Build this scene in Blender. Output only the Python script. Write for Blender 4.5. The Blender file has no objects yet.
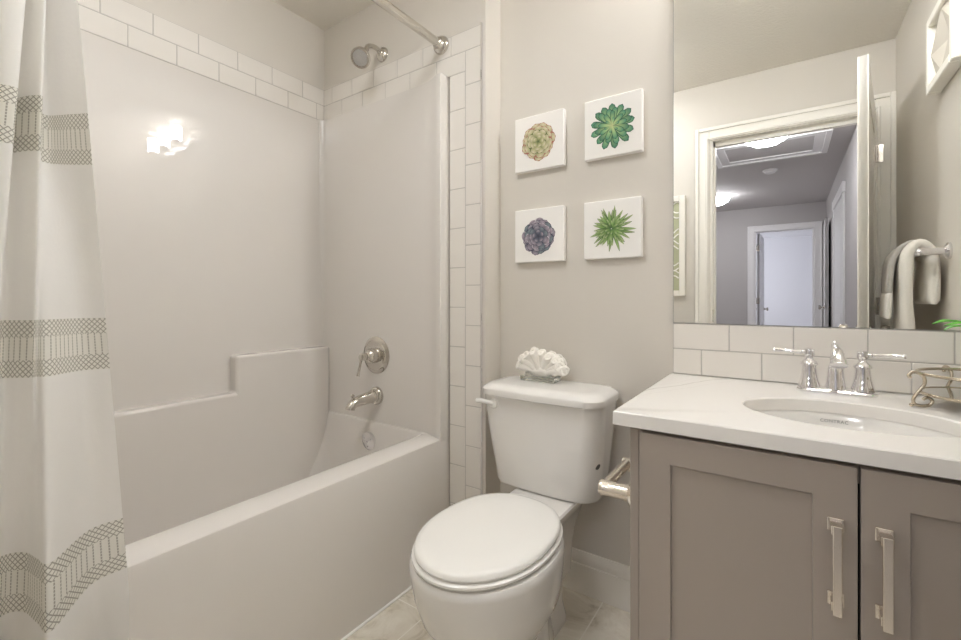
import bpy, bmesh, math, random
from mathutils import Vector, Matrix, noise
random.seed(7)
SC = bpy.context.scene
COL = SC.collection
PI = math.pi

# ---------------------------------------------------------------- camera, world, exposure
cam_d = bpy.data.cameras.new('camera')
cam_d.sensor_width = 36.0
cam_d.lens = 444.8 / 961 * 36
cam_d.shift_y = -21.5 / 961
cam_d.clip_start = 0.02
cam = bpy.data.objects.new('camera', cam_d)
COL.objects.link(cam)
cam.location = (0, 0, 1.04)
cam.rotation_euler = (PI / 2, 0, math.atan(306.5 / 444.8))
SC.camera = cam
w = bpy.data.worlds.new('world'); SC.world = w
w.use_nodes = True
w.node_tree.nodes['Background'].inputs[0].default_value = (.8, .87, 1, 1)
w.node_tree.nodes['Background'].inputs[1].default_value = 0.3
SC.view_settings.view_transform = 'Standard'
SC.view_settings.look = 'None'
SC.view_settings.gamma = 1
SC.view_settings.use_curve_mapping = False
SC.view_settings.exposure = .62
SC.cycles.max_bounces = 16
SC.cycles.diffuse_bounces = 12
SC.cycles.glossy_bounces = 8
SC.cycles.sample_clamp_indirect = 6
VANITY_E = 64.0      # glow of the three glass shades over the mirror
FILL_E = 16.5        # added fill dome on the bathroom ceiling (above the frame)
HALL_E = 27.0         # hall ceiling lamps
DAY_E = 5.0          # daylit window of the far room

# ---------------------------------------------------------------- materials
def new_mat(name):
    m = bpy.data.materials.new(name); m.use_nodes = True
    return m, m.node_tree.nodes, m.node_tree.links, m.node_tree.nodes['Principled BSDF']

def mat(name, col, rough=.5, metal=0, spec=.5, bump=None, var=None, coat=0, coord='Object', sss=0):
    """bump=(scale, strength, distance)  var=(scale, amount)"""
    m, N, L, P = new_mat(name)
    P.inputs['Base Color'].default_value = (*col, 1)
    P.inputs['Roughness'].default_value = rough
    P.inputs['Metallic'].default_value = metal
    P.inputs['Specular IOR Level'].default_value = spec
    P.inputs['Coat Weight'].default_value = coat
    P.inputs['Coat Roughness'].default_value = .05
    tc = N.new('ShaderNodeTexCoord')
    if bump:
        n = N.new('ShaderNodeTexNoise'); n.inputs['Scale'].default_value = bump[0]; n.inputs['Detail'].default_value = 3
        b = N.new('ShaderNodeBump'); b.inputs['Strength'].default_value = bump[1]; b.inputs['Distance'].default_value = bump[2]
        L.new(tc.outputs[coord], n.inputs['Vector']); L.new(n.outputs['Fac'], b.inputs['Height']); L.new(b.outputs[0], P.inputs['Normal'])
    if var:
        n = N.new('ShaderNodeTexNoise'); n.inputs['Scale'].default_value = var[0]; n.inputs['Detail'].default_value = 4
        mx = N.new('ShaderNodeMix'); mx.data_type = 'RGBA'
        mx.inputs[6].default_value = (*[c * (1 - var[1]) for c in col], 1)
        mx.inputs[7].default_value = (*[min(1, c * (1 + var[1])) for c in col], 1)
        L.new(tc.outputs[coord], n.inputs['Vector']); L.new(n.outputs['Fac'], mx.inputs[0]); L.new(mx.outputs[2], P.inputs['Base Color'])
    return m

def emis(name, col, strength):
    m, N, L, P = new_mat(name)
    P.inputs['Base Color'].default_value = (.9, .9, .9, 1)
    P.inputs['Emission Color'].default_value = (*col, 1)
    P.inputs['Emission Strength'].default_value = strength
    return m

class NG:
    """tiny helper for math-node chains"""
    def __init__(s, m): s.N = m.node_tree.nodes; s.L = m.node_tree.links
    def op(s, o, a, b=None, c=None):
        n = s.N.new('ShaderNodeMath'); n.operation = o
        for i, v in enumerate((a, b, c)):
            if v is None: continue
            if isinstance(v, (int, float)): n.inputs[i].default_value = v
            else: s.L.new(v, n.inputs[i])
        return n.outputs[0]
    def line(s, v, period, width):        # 1 where v is within width of a multiple of period
        f = s.op('FRACT', s.op('DIVIDE', v, period))
        return s.op('LESS_THAN', s.op('ABSOLUTE', s.op('SUBTRACT', f, .5)), width / period / 2)

M = {}
M['paint'] = mat('greige_wall_paint', (.655, .622, .57), .55, bump=(260, .06, .002))
M['ceil'] = mat('textured_ceiling_paint', (.78, .75, .69), .8, bump=(70, .5, .006))
M['hallpaint'] = mat('grey_hall_paint', (.50, .48, .48), .6)
M['hallceil'] = mat('hall_ceiling_paint', (.60, .58, .58), .8, bump=(70, .3, .004))
M['trim'] = mat('white_trim_paint', (.83, .805, .75), .3)
M['halltrim'] = mat('white_hall_trim', (.82, .81, .82), .35)
M['fibreglass'] = mat('gloss_fibreglass', (.715, .685, .65), .012, spec=.5, var=(2.2, .015))
M['tile'] = mat('glazed_tile', (.765, .735, .69), .12, spec=.5)
M['grout'] = mat('grey_grout', (.50, .475, .45), .9)
M['porcelain'] = mat('white_porcelain', (.81, .795, .77), .10, spec=.55, coat=.3)
M['seatplastic'] = mat('white_seat_plastic', (.88, .87, .84), .22)
M['chrome'] = mat('chrome', (.86, .85, .86), .07, 1)
M['nickel'] = mat('polished_warm_nickel', (.66, .63, .58), .12, 1)
M['satin'] = mat('polished_nickel_pull', (.86, .80, .72), .22, 1)
M['champagne'] = mat('champagne_metal', (.58, .51, .41), .25, 1)
M['cabinet'] = mat('taupe_cabinet_lacquer', (.35, .305, .265), .38, var=(1.5, .03))
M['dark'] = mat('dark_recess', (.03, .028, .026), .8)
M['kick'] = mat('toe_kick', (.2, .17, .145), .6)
M['mirror'] = mat('mirror_silver', (.93, .935, .92), .0, 1)
M['mirrorback'] = mat('mirror_edge', (.30, .30, .29), .35)
M['canvas'] = mat('canvas_board', (.87, .855, .83), .7, bump=(500, .1, .001), var=(9, .02))
M['coral'] = mat('white_coral', (.90, .87, .81), .75, bump=(180, .5, .004))
M['towel'] = mat('white_terry', (.88, .85, .79), .95, bump=(330, .8, .006))
M['towelgrey'] = mat('grey_terry_band', (.47, .45, .42), .95, bump=(330, .8, .006))
M['leaf'] = mat('bright_leaf', (.15, .55, .06), .4, var=(25, .3))
M['pot'] = mat('white_ceramic_pot', (.85, .83, .8), .3)
M['soil'] = mat('potting_soil', (.06, .04, .03), .95, bump=(90, .9, .01))
M['olive'] = mat('olive_print_ground', (.42, .43, .29), .7)
M['ribbon'] = mat('white_print_loops', (.88, .87, .83), .7)
M['plaque'] = mat('white_plaster_plaque', (.84, .82, .76), .5)
M['plaquein'] = mat('plaque_inset', (.60, .565, .50), .5)
M['badge'] = mat('dark_badge', (.10, .095, .09), .4)
M['ink'] = mat('grey_ink', (.22, .22, .22), .6)
M['glass_em'] = emis('lit_frosted_shade', (.965, .98, 1.0), VANITY_E)
M['fill_em'] = emis('added_fill_dome', (.965, .98, 1.0), FILL_E)
M['hall_em'] = emis('lit_hall_dome', (.97, .97, 1.0), HALL_E)
M['day_em'] = emis('daylit_window_pane', (.88, .90, 1.0), DAY_E)

def glass(name, col):
    m, N, L, P = new_mat(name)
    P.inputs['Base Color'].default_value = (*col, 1)
    P.inputs['Roughness'].default_value = .02
    P.inputs['Transmission Weight'].default_value = 1
    P.inputs['IOR'].default_value = 1.48
    return m
M['glass'] = glass('pale_green_glass', (.93, .985, .97))
M['trayglass'] = mat('tray_mirror_plate', (.78, .79, .78), .08, 1)

def quartz():
    m, N, L, P = new_mat('white_quartz')
    g = NG(m)
    tc = N.new('ShaderNodeTexCoord'); sp = N.new('ShaderNodeSeparateXYZ'); L.new(tc.outputs['Object'], sp.inputs[0])
    n = N.new('ShaderNodeTexNoise'); n.inputs['Scale'].default_value = 7; n.inputs['Detail'].default_value = 5
    L.new(tc.outputs['Object'], n.inputs['Vector'])
    # a thin vein running across the slab near its left end
    d = g.op('ADD', g.op('MULTIPLY', sp.outputs[0], .907), g.op('MULTIPLY', sp.outputs[1], -.42))
    d = g.op('ADD', d, g.op('MULTIPLY', g.op('SUBTRACT', n.outputs['Fac'], .5), .05))
    a = g.op('ABSOLUTE', g.op('ADD', d, .335))
    v = g.op('MULTIPLY', g.op('LESS_THAN', a, .0028), .5)
    v2 = g.op('MULTIPLY', g.op('LESS_THAN', g.op('ABSOLUTE', g.op('ADD', a, -.035)), .0012), .2)
    v = g.op('MAXIMUM', v, v2)
    mx = N.new('ShaderNodeMix'); mx.data_type = 'RGBA'
    mx.inputs[6].default_value = (.81, .79, .76, 1); mx.inputs[7].default_value = (.50, .47, .44, 1)
    L.new(v, mx.inputs[0]); L.new(mx.outputs[2], P.inputs['Base Color'])
    P.inputs['Roughness'].default_value = .22
    return m
M['quartz'] = quartz()

def floor_mat():
    m, N, L, P = new_mat('mottled_stone_tile')
    g = NG(m)
    tc = N.new('ShaderNodeTexCoord'); sp = N.new('ShaderNodeSeparateXYZ'); L.new(tc.outputs['Object'], sp.inputs[0])
    S = .457
    gx = g.line(g.op('ADD', sp.outputs[0], .519 + S / 2 + 10 * S), S, .004)
    gy = g.line(g.op('ADD', sp.outputs[1], -1.107 + S / 2 + 10 * S), S, .004)
    grout = g.op('MAXIMUM', gx, gy)
    n = N.new('ShaderNodeTexNoise'); n.inputs['Scale'].default_value = 5; n.inputs['Detail'].default_value = 9; n.inputs['Roughness'].default_value = .68
    n.inputs['Distortion'].default_value = 1.2
    L.new(tc.outputs['Object'], n.inputs['Vector'])
    cr = N.new('ShaderNodeValToRGB'); L.new(n.outputs['Fac'], cr.inputs[0])
    e = cr.color_ramp.elements
    e[0].position = .33; e[0].color = (.40, .35, .26, 1)
    e[1].position = .60; e[1].color = (.78, .74, .655, 1)
    x = cr.color_ramp.elements.new(.46); x.color = (.67, .62, .53, 1)
    mx = N.new('ShaderNodeMix'); mx.data_type = 'RGBA'
    mx.inputs[7].default_value = (.82, .79, .72, 1)
    L.new(grout, mx.inputs[0]); L.new(cr.outputs[0], mx.inputs[6]); L.new(mx.outputs[2], P.inputs['Base Color'])
    P.inputs['Roughness'].default_value = .35
    return m
M['floor'] = floor_mat()
M['hallfloor'] = mat('hall_carpet', (.42, .39, .36), .95, bump=(300, .6, .01))

def curtain_mat():
    m, N, L, P = new_mat('white_linen_with_stitched_bands')
    g = NG(m)
    tc = N.new('ShaderNodeTexCoord'); sp = N.new('ShaderNodeSeparateXYZ'); L.new(tc.outputs['UV'], sp.inputs[0])
    u, v = sp.outputs[0], sp.outputs[1]          # metres along the cloth, metres above the floor
    q = g.op('SUBTRACT', v, .4985)
    per = .4025
    q = g.op('SUBTRACT', q, g.op('MULTIPLY', g.op('FLOOR', g.op('DIVIDE', q, per)), per))   # 0..per
    inband = g.op('LESS_THAN', q, .1005)
    low = g.op('LESS_THAN', q, .030)
    high = g.op('GREATER_THAN', q, .0705)
    edge = g.op('MULTIPLY', g.op('MAXIMUM', low, high), inband)
    P0 = .0098
    l1 = g.line(g.op('ADD', g.op('MULTIPLY', u, 1.0), g.op('ADD', v, 10)), P0, .0023)
    l2 = g.line(g.op('SUBTRACT', g.op('MULTIPLY', u, 1.0), g.op('ADD', v, -10)), P0, .0023)
    lat = g.op('MULTIPLY', g.op('MAXIMUM', l1, l2), edge)
    mid = g.op('MULTIPLY', g.op('SUBTRACT', 1, g.op('MAXIMUM', low, high)), inband)
    col = g.op('MULTIPLY', g.line(g.op('ADD', u, 10),   .0115, .0024), mid)
    beads = g.op('GREATER_THAN', g.op('FRACT', g.op('DIVIDE', g.op('ADD', v, 10), .0055)), .22)
    col = g.op('MULTIPLY', col, beads)
    st = g.op('MULTIPLY', g.op('MAXIMUM', lat, col), .72)
    tint = N.new('ShaderNodeMix'); tint.data_type = 'RGBA'
    tint.inputs[6].default_value = (.88, .87, .85, 1); tint.inputs[7].default_value = (.83, .815, .765, 1)
    L.new(inband, tint.inputs[0])
    wv = N.new('ShaderNodeTexNoise'); wv.inputs['Scale'].default_value = 120; wv.inputs['Detail'].default_value = 2
    L.new(tc.outputs['UV'], wv.inputs['Vector'])
    mx = N.new('ShaderNodeMix'); mx.data_type = 'RGBA'
    mx.inputs[7].default_value = (.25, .24, .20, 1)
    L.new(st, mx.inputs[0]); L.new(tint.outputs[2], mx.inputs[6]); L.new(mx.outputs[2], P.inputs['Base Color'])
    P.inputs['Roughness'].default_value = .9
    P.inputs['Specular IOR Level'].default_value = .15
    b = N.new('ShaderNodeBump'); b.inputs['Strength'].default_value = .15; b.inputs['Distance'].default_value = .003
    L.new(wv.outputs['Fac'], b.inputs['Height']); L.new(b.outputs[0], P.inputs['Normal'])
    tr = N.new('ShaderNodeBsdfTranslucent'); L.new(mx.outputs[2], tr.inputs[0])
    ms = N.new('ShaderNodeMixShader'); ms.inputs[0].default_value = .35
    L.new(P.outputs[0], ms.inputs[1]); L.new(tr.outputs[0], ms.inputs[2])
    L.new(ms.outputs[0], N['Material Output'].inputs[0])
    return m
M['curtain'] = curtain_mat()

def print_mat():
    m, N, L, P = new_mat('printed_succulent')
    a = N.new('ShaderNodeVertexColor'); a.layer_name = 'Ink'
    L.new(a.outputs[0], P.inputs['Base Color']); P.inputs['Roughness'].default_value = .7
    return m
M['print'] = print_mat()

# ---------------------------------------------------------------- geometry helpers
def wmat(o):
    m = o.matrix_basis.copy()
    p = o.parent
    while p: m = p.matrix_basis @ m; p = p.parent
    return m

def rrect(x0, x1, y0, y1, r, n=6):
    """rounded rectangle, counter-clockwise"""
    pts = []
    for cx, cy, a in ((x1 - r, y1 - r, 0), (x0 + r, y1 - r, PI / 2), (x0 + r, y0 + r, PI), (x1 - r, y0 + r, 1.5 * PI)):
        for i in range(n + 1):
            t = a + PI / 2 * i / n
            pts.append((cx + r * math.cos(t), cy + r * math.sin(t)))
    return pts

def catmull(P, k=6):
    P = [Vector(p) for p in P]
    out = []
    for i in range(len(P) - 1):
        p0 = P[i - 1] if i else P[0] * 2 - P[1]
        p1, p2 = P[i], P[i + 1]
        p3 = P[i + 2] if i + 2 < len(P) else P[-1] * 2 - P[-2]
        for j in range(k):
            t = j / k
            out.append(.5 * ((2 * p1) + (p2 - p0) * t + (2 * p0 - 5 * p1 + 4 * p2 - p3) * t * t + (3 * p1 - p0 - 3 * p2 + p3) * t ** 3))
    out.append(P[-1])
    return out

class MB:
    def __init__(s): s.bm = bmesh.new(); s.flat = False
    def _merge(s, t, mi):
        for f in t.faces: f.material_index = mi
        me = bpy.data.meshes.new('tmp'); t.to_mesh(me); t.free()
        s.bm.from_mesh(me); bpy.data.meshes.remove(me)
        return s
    def box(s, x0, x1, y0, y1, z0, z1, bev=0, seg=2, mi=0, rot=None):
        t = bmesh.new()
        bmesh.ops.create_cube(t, size=1)
        for v in t.verts:
            v.co = Vector(((x0 + x1) / 2 + v.co.x * (x1 - x0), (y0 + y1) / 2 + v.co.y * (y1 - y0), (z0 + z1) / 2 + v.co.z * (z1 - z0)))
        if bev: bmesh.ops.bevel(t, geom=t.edges[:], offset=bev, segments=seg, affect='EDGES', profile=.5); s.flat = True
        if rot: t.transform(rot)
        return s._merge(t, mi)
    def prism(s, pts, axis, a0, a1, bev=0, seg=2, mi=0):
        """pts are the two other coordinates in x,y,z order"""
        def mk(p, a): return {'x': (a, p[0], p[1]), 'y': (p[0], a, p[1]), 'z': (p[0], p[1], a)}[axis]
        t = bmesh.new()
        A = [t.verts.new(mk(p, a0)) for p in pts]; B = [t.verts.new(mk(p, a1)) for p in pts]
        t.faces.new(A); t.faces.new(B)
        for i in range(len(pts)):
            j = (i + 1) % len(pts); t.faces.new((A[i], A[j], B[j], B[i]))
        bmesh.ops.recalc_face_normals(t, faces=t.faces[:])
        if bev: bmesh.ops.bevel(t, geom=t.edges[:], offset=bev, segments=seg, affect='EDGES', profile=.5); s.flat = True
        return s._merge(t, mi)
    def loft(s, rings, cap0=True, cap1=True, closed=True, loop=False, mi=0):
        t = bmesh.new()
        R = [[t.verts.new(p) for p in r] for r in rings]
        n = len(R[0])
        for a in range(len(R) if loop else len(R) - 1):
            b = (a + 1) % len(R)
            for i in range(n if closed else n - 1):
                j = (i + 1) % n
                try: t.faces.new((R[a][i], R[a][j], R[b][j], R[b][i]))
                except ValueError: pass
        if cap0 and not loop and closed: t.faces.new(R[0][::-1])
        if cap1 and not loop and closed: t.faces.new(R[-1])
        bmesh.ops.recalc_face_normals(t, faces=t.faces[:])
        return s._merge(t, mi)
    def tube(s, path, r, n=12, closed=False, mi=0, flat=None):
        path = [Vector(p) for p in path]
        m = len(path)
        rr = r if isinstance(r, (list, tuple)) else [r] * m
        rings = []; up = None
        for i, p in enumerate(path):
            if closed: d = path[(i + 1) % m] - path[i - 1]
            else: d = path[min(i + 1, m - 1)] - path[max(i - 1, 0)]
            d.normalize()
            if up is None:
                up = Vector((0, 0, 1)) if abs(d.z) < .9 else Vector((1, 0, 0))
            up = (up - d * up.dot(d)).normalized()
            sd = d.cross(up)
            k = flat or 1
            rings.append([p + sd * (rr[i] * math.cos(2 * PI * q / n)) + up * (rr[i] * k * math.sin(2 * PI * q / n)) for q in range(n)])
        return s.loft(rings, True, True, True, closed, mi)
    def lathe(s, prof, c, axis=(0, 0, 1), n=28, mi=0):
        """prof: (radius, height along axis)"""
        ax = Vector(axis).normalized(); c = Vector(c)
        u = ax.orthogonal().normalized(); v = ax.cross(u)
        rings = [[c + ax * h + (u * math.cos(2 * PI * q / n) + v * math.sin(2 * PI * q / n)) * max(r, 1e-5) for q in range(n)] for r, h in prof]
        return s.loft(rings, True, True, True, False, mi)
    def ball(s, c, r, sub=3, mi=0, fn=None):
        t = bmesh.new()
        bmesh.ops.create_icosphere(t, subdivisions=sub, radius=1)
        if isinstance(r, (int, float)): r = (r, r, r)
        for v in t.verts:
            d = v.co.copy(); k = fn(d) if fn else 1
            v.co = Vector((c[0] + d.x * r[0] * k, c[1] + d.y * r[1] * k, c[2] + d.z * r[2] * k))
        return s._merge(t, mi)
    def build(s, name, m, parent=None, origin=None, smooth=38):
        me = bpy.data.meshes.new(name)
        bmesh.ops.remove_doubles(s.bm, verts=s.bm.verts[:], dist=1e-6)
        s.bm.to_mesh(me); s.bm.free()
        for x in (m if isinstance(m, (list, tuple)) else [m]): me.materials.append(M[x] if isinstance(x, str) else x)
        if smooth:
            for p in me.polygons: p.use_smooth = True
            me.set_sharp_from_angle(angle=math.radians(smooth))
        o = bpy.data.objects.new(name, me); COL.objects.link(o)
        if smooth and s.flat:
            wn = o.modifiers.new('weighted_normals', 'WEIGHTED_NORMAL'); wn.keep_sharp = True
        if parent:
            me.transform(wmat(parent).inverted()); o.parent = parent
        elif origin:
            me.transform(Matrix.Translation(-Vector(origin))); o.location = origin
        return o

def tag(o, label, cat, group=None):
    o['label'] = label; o['category'] = cat
    if group: o['group'] = group
    return o
def thing(name, label, cat, loc, group=None, rz=0):
    o = bpy.data.objects.new(name, None); COL.objects.link(o)
    o.empty_display_size = .05
    o.location = loc; o.rotation_euler = (0, 0, rz)
    return tag(o, label, cat, group)
def struct(o):
    o['kind'] = 'structure'; return o

# ---------------------------------------------------------------- room shell
XL, XR = -1.918, .464           # left alcove wall, right wall
YB, YW, YD = 1.506, 1.399, -.125  # picture wall, wet wall of the tub alcove, door wall
ZC = 2.39
HX0, HX1, HY = -1.35, .447, -4.81  # hall
XF = -.941                       # corner of the boxed-out wet wall

struct(MB().box(XL - .12, XR + .12, YD, YB + .12, -.06, 0).build('floor', 'floor', smooth=0))
struct(MB().box(XL - .12, XR + .12, YD, YB + .12, ZC, ZC + .06).build('ceiling', 'ceil', smooth=0))
W_left = struct(MB().box(XL - .12, XL, YD, YB, 0, ZC).build('wall_left', 'paint', smooth=0))
struct(MB().box(XR, XR + .12, YD, YB, 0, ZC).build('wall_right', 'paint', smooth=0))
struct(MB().box(XL - .12, XR + .12, YB, YB + .12, 0, ZC).build('wall_back', 'paint', smooth=0))
W_wet = struct(MB().box(XL, XF, YW, YB, 0, ZC).build('wall_wet', 'paint', smooth=0))
# door wall with its opening: bathroom paint inside, hall paint outside
DL, DW = .402, .384
b = MB()
b.box(XL - .12, -DL, YD - .06, YD, 0, ZC); b.box(DW, XR + .12, YD - .06, YD, 0, ZC); b.box(-DL, DW, YD - .06, YD, 2.03, ZC)
struct(b.build('wall_front', 'paint', smooth=0))
b = MB()
b.box(HX0 - .1, -DL, YD - .12, YD - .06, 0, ZC); b.box(DW, HX1 + .1, YD - .12, YD - .06, 0, ZC); b.box(-DL, DW, YD - .12, YD - .06, 2.03, ZC)
struct(b.build('wall_hall_near', 'hallpaint', smooth=0))
# hall and the daylit room at its end
struct(MB().box(HX0 - .1, HX1 + .1, HY, YD - .06, -.06, 0).build('floor_hall', 'hallfloor', smooth=0))
struct(MB().box(HX0 - .1, HX1 + .1, HY, YD - .06, ZC, ZC + .06).build('ceiling_hall', 'hallceil', smooth=0))
struct(MB().box(HX0 - .1, HX0, HY, YD - .12, 0, ZC).build('wall_hall_left', 'hallpaint', smooth=0))
struct(MB().box(HX1, HX1 + .1, HY, YD - .12, 0, ZC).build('wall_hall_right', 'hallpaint', smooth=0))
FX0, FX1 = -.400, .315
b = MB()
b.box(-2.0, FX0, HY - .11, HY, 0, ZC); b.box(FX1, 1.6, HY - .11, HY, 0, ZC); b.box(FX0, FX1, HY - .11, HY, 2.03, ZC)
struct(b.build('wall_hall_end', 'hallpaint', smooth=0))
RY = -8.85
M['farpaint'] = mat('pale_far_room_paint', (.74, .74, .76), .7)
struct(MB().box(-2.0, 1.6, RY, HY - .11, -.06, 0).build('floor_room', 'hallfloor', smooth=0))
struct(MB().box(-2.0, 1.6, RY, HY - .11, ZC, ZC + .06).build('ceiling_room', 'farpaint', smooth=0))
struct(MB().box(-2.0, 1.6, RY - .1, RY, 0, ZC).build('wall_room_end', 'farpaint', smooth=0))
struct(MB().box(1.6, 1.7, RY, HY, 0, ZC).build('wall_room_right', 'farpaint', smooth=0))
b = MB()
b.box(-2.1, -2.0, RY, -8.2, 0, ZC); b.box(-2.1, -2.0, -6.0, HY, 0, ZC); b.box(-2.1, -2.0, -8.2, -6.0, 0, .8); b.box(-2.1, -2.0, -8.2, -6.0, 2.1, ZC)
struct(b.build('wall_room_left', 'farpaint', smooth=0))
wn = struct(MB().box(-2.09, -2.08, -8.2, -6.0, .8, 2.1).build('window_1', 'day_em', smooth=0))
b = MB()
for y in (-8.18, -7.1, -6.02): b.box(-2.08, -2.03, y - .03, y + .03, .8, 2.1)
for z in (.82, 2.08): b.box(-2.08, -2.03, -8.2, -6.0, z - .03, z + .03)
b.build('window_frame', 'halltrim', wn, smooth=0)

# casings ---------------------------------------------------------
def casing(mb, x0, x1, top, y, out, w=.09):
    """door casing round an opening in a wall of constant y; out=+1 faces +y"""
    def bx(a, b_, c, d, t): mb.box(a, b_, min(y, y + out * t), max(y, y + out * t), c, d, .003, 1)
    for e, sgn in ((x0, -1), (x1, 1)):
        o = e + sgn * w
        bx(min(e, o), max(e, o), 0, top + w, .014)
        bx(min(o, o - sgn * .022), max(o, o - sgn * .022), 0, top + w, .024)
        bx(min(e + sgn * .006, e + sgn * .02), max(e + sgn * .006, e + sgn * .02), 0, top + .02, .019)
    bx(x0, x1, top, top + w, .014)
    bx(x0 - w + .022, x1 + w - .022, top + w - .022, top + w, .024)
    bx(x0 - .006, x1 + .006, top + .006, top + .02, .019)
b = MB()
casing(b, -DL, DW, 2.03, YD, 1, w=.08)
for x0, x1 in ((-DL, -DL + .018), (DW - .018, DW)):
    b.box(x0, x1, YD - .12, YD, 0, 2.03)
b.box(-DL + .018, DW - .018, YD - .12, YD, 2.026, 2.03)
b.box(-DL + .018, -DL + .03, YD - .075, YD - .04, 0, 2.026); b.box(-DL + .018, DW - .018, YD - .075, YD - .04, 2.0, 2.026)
t1 = struct(b.build('trim_1', 'trim', smooth=0))
MB().box(-DL + .018, -DL + .0195, YD - .03, YD - .002, .89, .97, 0).build('strike_plate', 'nickel', t1)
b = MB()
casing(b, FX0, FX1, 2.03, HY, 1)
for x0, x1 in ((FX0, FX0 + .018), (FX1 - .018, FX1)):
    b.box(x0, x1, HY - .11, HY, 0, 2.03)
b.box(FX0 + .018, FX1 - .018, HY - .11, HY, 2.026, 2.03)
struct(b.build('trim_2', 'halltrim', smooth=0))

# bathroom door leaf, open into the room ---------------------------
def door_leaf(name, hinge, length, ang, material, handle_mat, knob_z=.93, hinges=(.25, 1.0, 1.8)):
    """leaf in a local frame: hinge at origin, leaf along +x, thickness centred on y"""
    T = Matrix.Translation(hinge) @ Matrix.Rotation(ang, 4, 'Z')
    root = bpy.data.objects.new(name, None)
    b = MB()
    w = .035 / 2
    b.box(0, length, -w + .004, w - .004, .012, 2.024)
    for x0, x1, z0, z1 in ((0, .11, .012, 2.024), (length - .11, length, .012, 2.024), (.11, length - .11, .012, .22), (.11, length - .11, .86, 1.0), (.11, length - .11, 1.88, 2.024)):
        b.box(x0, x1, -w, w, z0, z1)
    b.bm.transform(T)
    leaf = struct(b.build(name, material, origin=hinge, smooth=0))
    b = MB()
    for sg in (-1, 1):
        b.lathe([(.027, 0), (.027, .006), (.012, .010), (.010, .03), (.024, .036), (.028, .05), (.024, .062), (0, .066)], (length - .06, sg * w, knob_z), (0, sg, 0), 20)
    b.bm.transform(T); b.build('door_knob', handle_mat, leaf)
    for z in hinges:
        b = MB(); b.lathe([(.008, -.045), (.008, .045)], (-.006, -w - .004, z), (0, 0, 1), 10); b.box(-.003, 0, -w, w, z - .045, z + .045)
        b.box(-.004, -.0025, -w - .03, -w, z - .045, z + .045)
        b.bm.transform(T); b.build('hinge', handle_mat, leaf)
    return leaf
door_leaf('door_1', (.366, YD + .018, 0), .752, math.radians(98.6), 'trim', 'nickel', .905)
door_leaf('door_2', (FX0 + .042, HY - .13, 0), .66, math.radians(-87), 'halltrim', 'nickel', .87)

# hall right wall: closed closet door with casing, and a leaf standing ajar beyond it
b = MB()
for y0, y1 in ((-3.42, -3.33), (-2.42, -2.33)):
    b.box(HX1 - .02, HX1, y0, y1, 0, 2.03, .003, 1)
b.box(HX1 - .026, HX1, -3.45, -2.30, 2.03, 2.13, .003, 1)
struct(b.build('trim_3', 'halltrim', smooth=0))
d3 = MB(); d3.box(HX1 - .012, HX1, -3.33, -2.42, .01, 2.03); d3.box(HX1 - .016, HX1 - .01, -3.2, -2.55, 1.05, 1.9, .004, 1); d3.box(HX1 - .016, HX1 - .01, -3.2, -2.55, .2, .9, .004, 1)
struct(d3.build('door_3', 'halltrim', smooth=0))
door_leaf('door_4', (HX1 - .020, -4.66, 0), .76, math.radians(92), 'halltrim', 'nickel', .93)

# baseboards -------------------------------------------------------
def base_profile(h=.145):
    return [(0, 0), (.014, 0), (.014, h * .70), (.0105, h * .715), (.0125, h * .76), (.0125, h * .86), (.009, h * .93), (.006, h), (0, h)]
b = MB(); b.prism([(YB - d, z) for d, z in base_profile()], 'x', XF, -.262)
struct(b.build('baseboard_back', 'trim'))
b = MB(); b.prism([(XF + d, z) for d, z in base_profile()], 'y', YW, YB - .014)
struct(b.build('baseboard_wet', 'trim'))
b = MB(); b.prism([(YD + d, z) for d, z in base_profile()], 'x', -1.113, -DL - .08)
struct(b.build('baseboard_front', 'trim'))
b = MB(); b.prism([(XR - d, z) for d, z in base_profile()], 'y', YD + .03, .95)
struct(b.build('baseboard_right', 'trim'))
b = MB(); b.prism([(HY + d, z) for d, z in base_profile(.12)], 'x', HX0, FX0 - .09)
struct(b.build('baseboard_hall', 'halltrim'))

# ---------------------------------------------------------------- tile bands
G, TL, TH_ = .003, .1524, .0762
def tile_run(mb, fixed, axis, u0, u1, z0, z1, joints, out, depth=.008, vertical=False):
    """tiles between successive joints; axis 'x': wall of constant y, 'y': wall of constant x"""
    if vertical:
        js = [z1] + [j for j in sorted(joints, reverse=True) if z0 + .008 < j < z1 - .008] + [z0]
        cells = [(u0, u1, js[i + 1], js[i]) for i in range(len(js) - 1)]
    else:
        js = [u0] + [j for j in sorted(joints) if u0 + .008 < j < u1 - .008] + [u1]
        cells = [(js[i], js[i + 1], z0, z1) for i in range(len(js) - 1)]
    for a, c, z, y in cells:
        f0, f1 = min(fixed, fixed + out * depth), max(fixed, fixed + out * depth)
        g = G / 2
        if axis == 'x': mb.box(a + g, c - g, f0, f1, z + g, y - g, .0012, 1)
        else: mb.box(f0, f1, a + g, c - g, z + g, y - g, .0012, 1)
ZT2, ZT1, ZT0 = 2.083, 2.004, 1.925
b = MB()
tile_run(b, XL, 'y', YD + .002, YW - .008, ZT1, ZT2, [1.271 - .1527 * k for k in range(12)], 1)
tile_run(b, XL, 'y', YD + .002, YW - .008, ZT0, ZT1, [1.348 - .1527 * k for k in range(12)], 1)
tl = b.build('tile_band', 'tile', W_left)
b = MB(); b.box(XL, XL + .0065, YD + .002, YW - .0065, ZT0, ZT2); b.build('grout', 'grout', tl, smooth=0)
b = MB()
tile_run(b, YW, 'x', XL + .0005, -.957, ZT1, ZT2, [-1.2516 + .1495 * k for k in range(-5, 3)], -1)
tile_run(b, YW, 'x', XL + .0005, -1.031, ZT0, ZT1, [-1.326 + .1495 * k for k in range(-5, 2)], -1)
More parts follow.
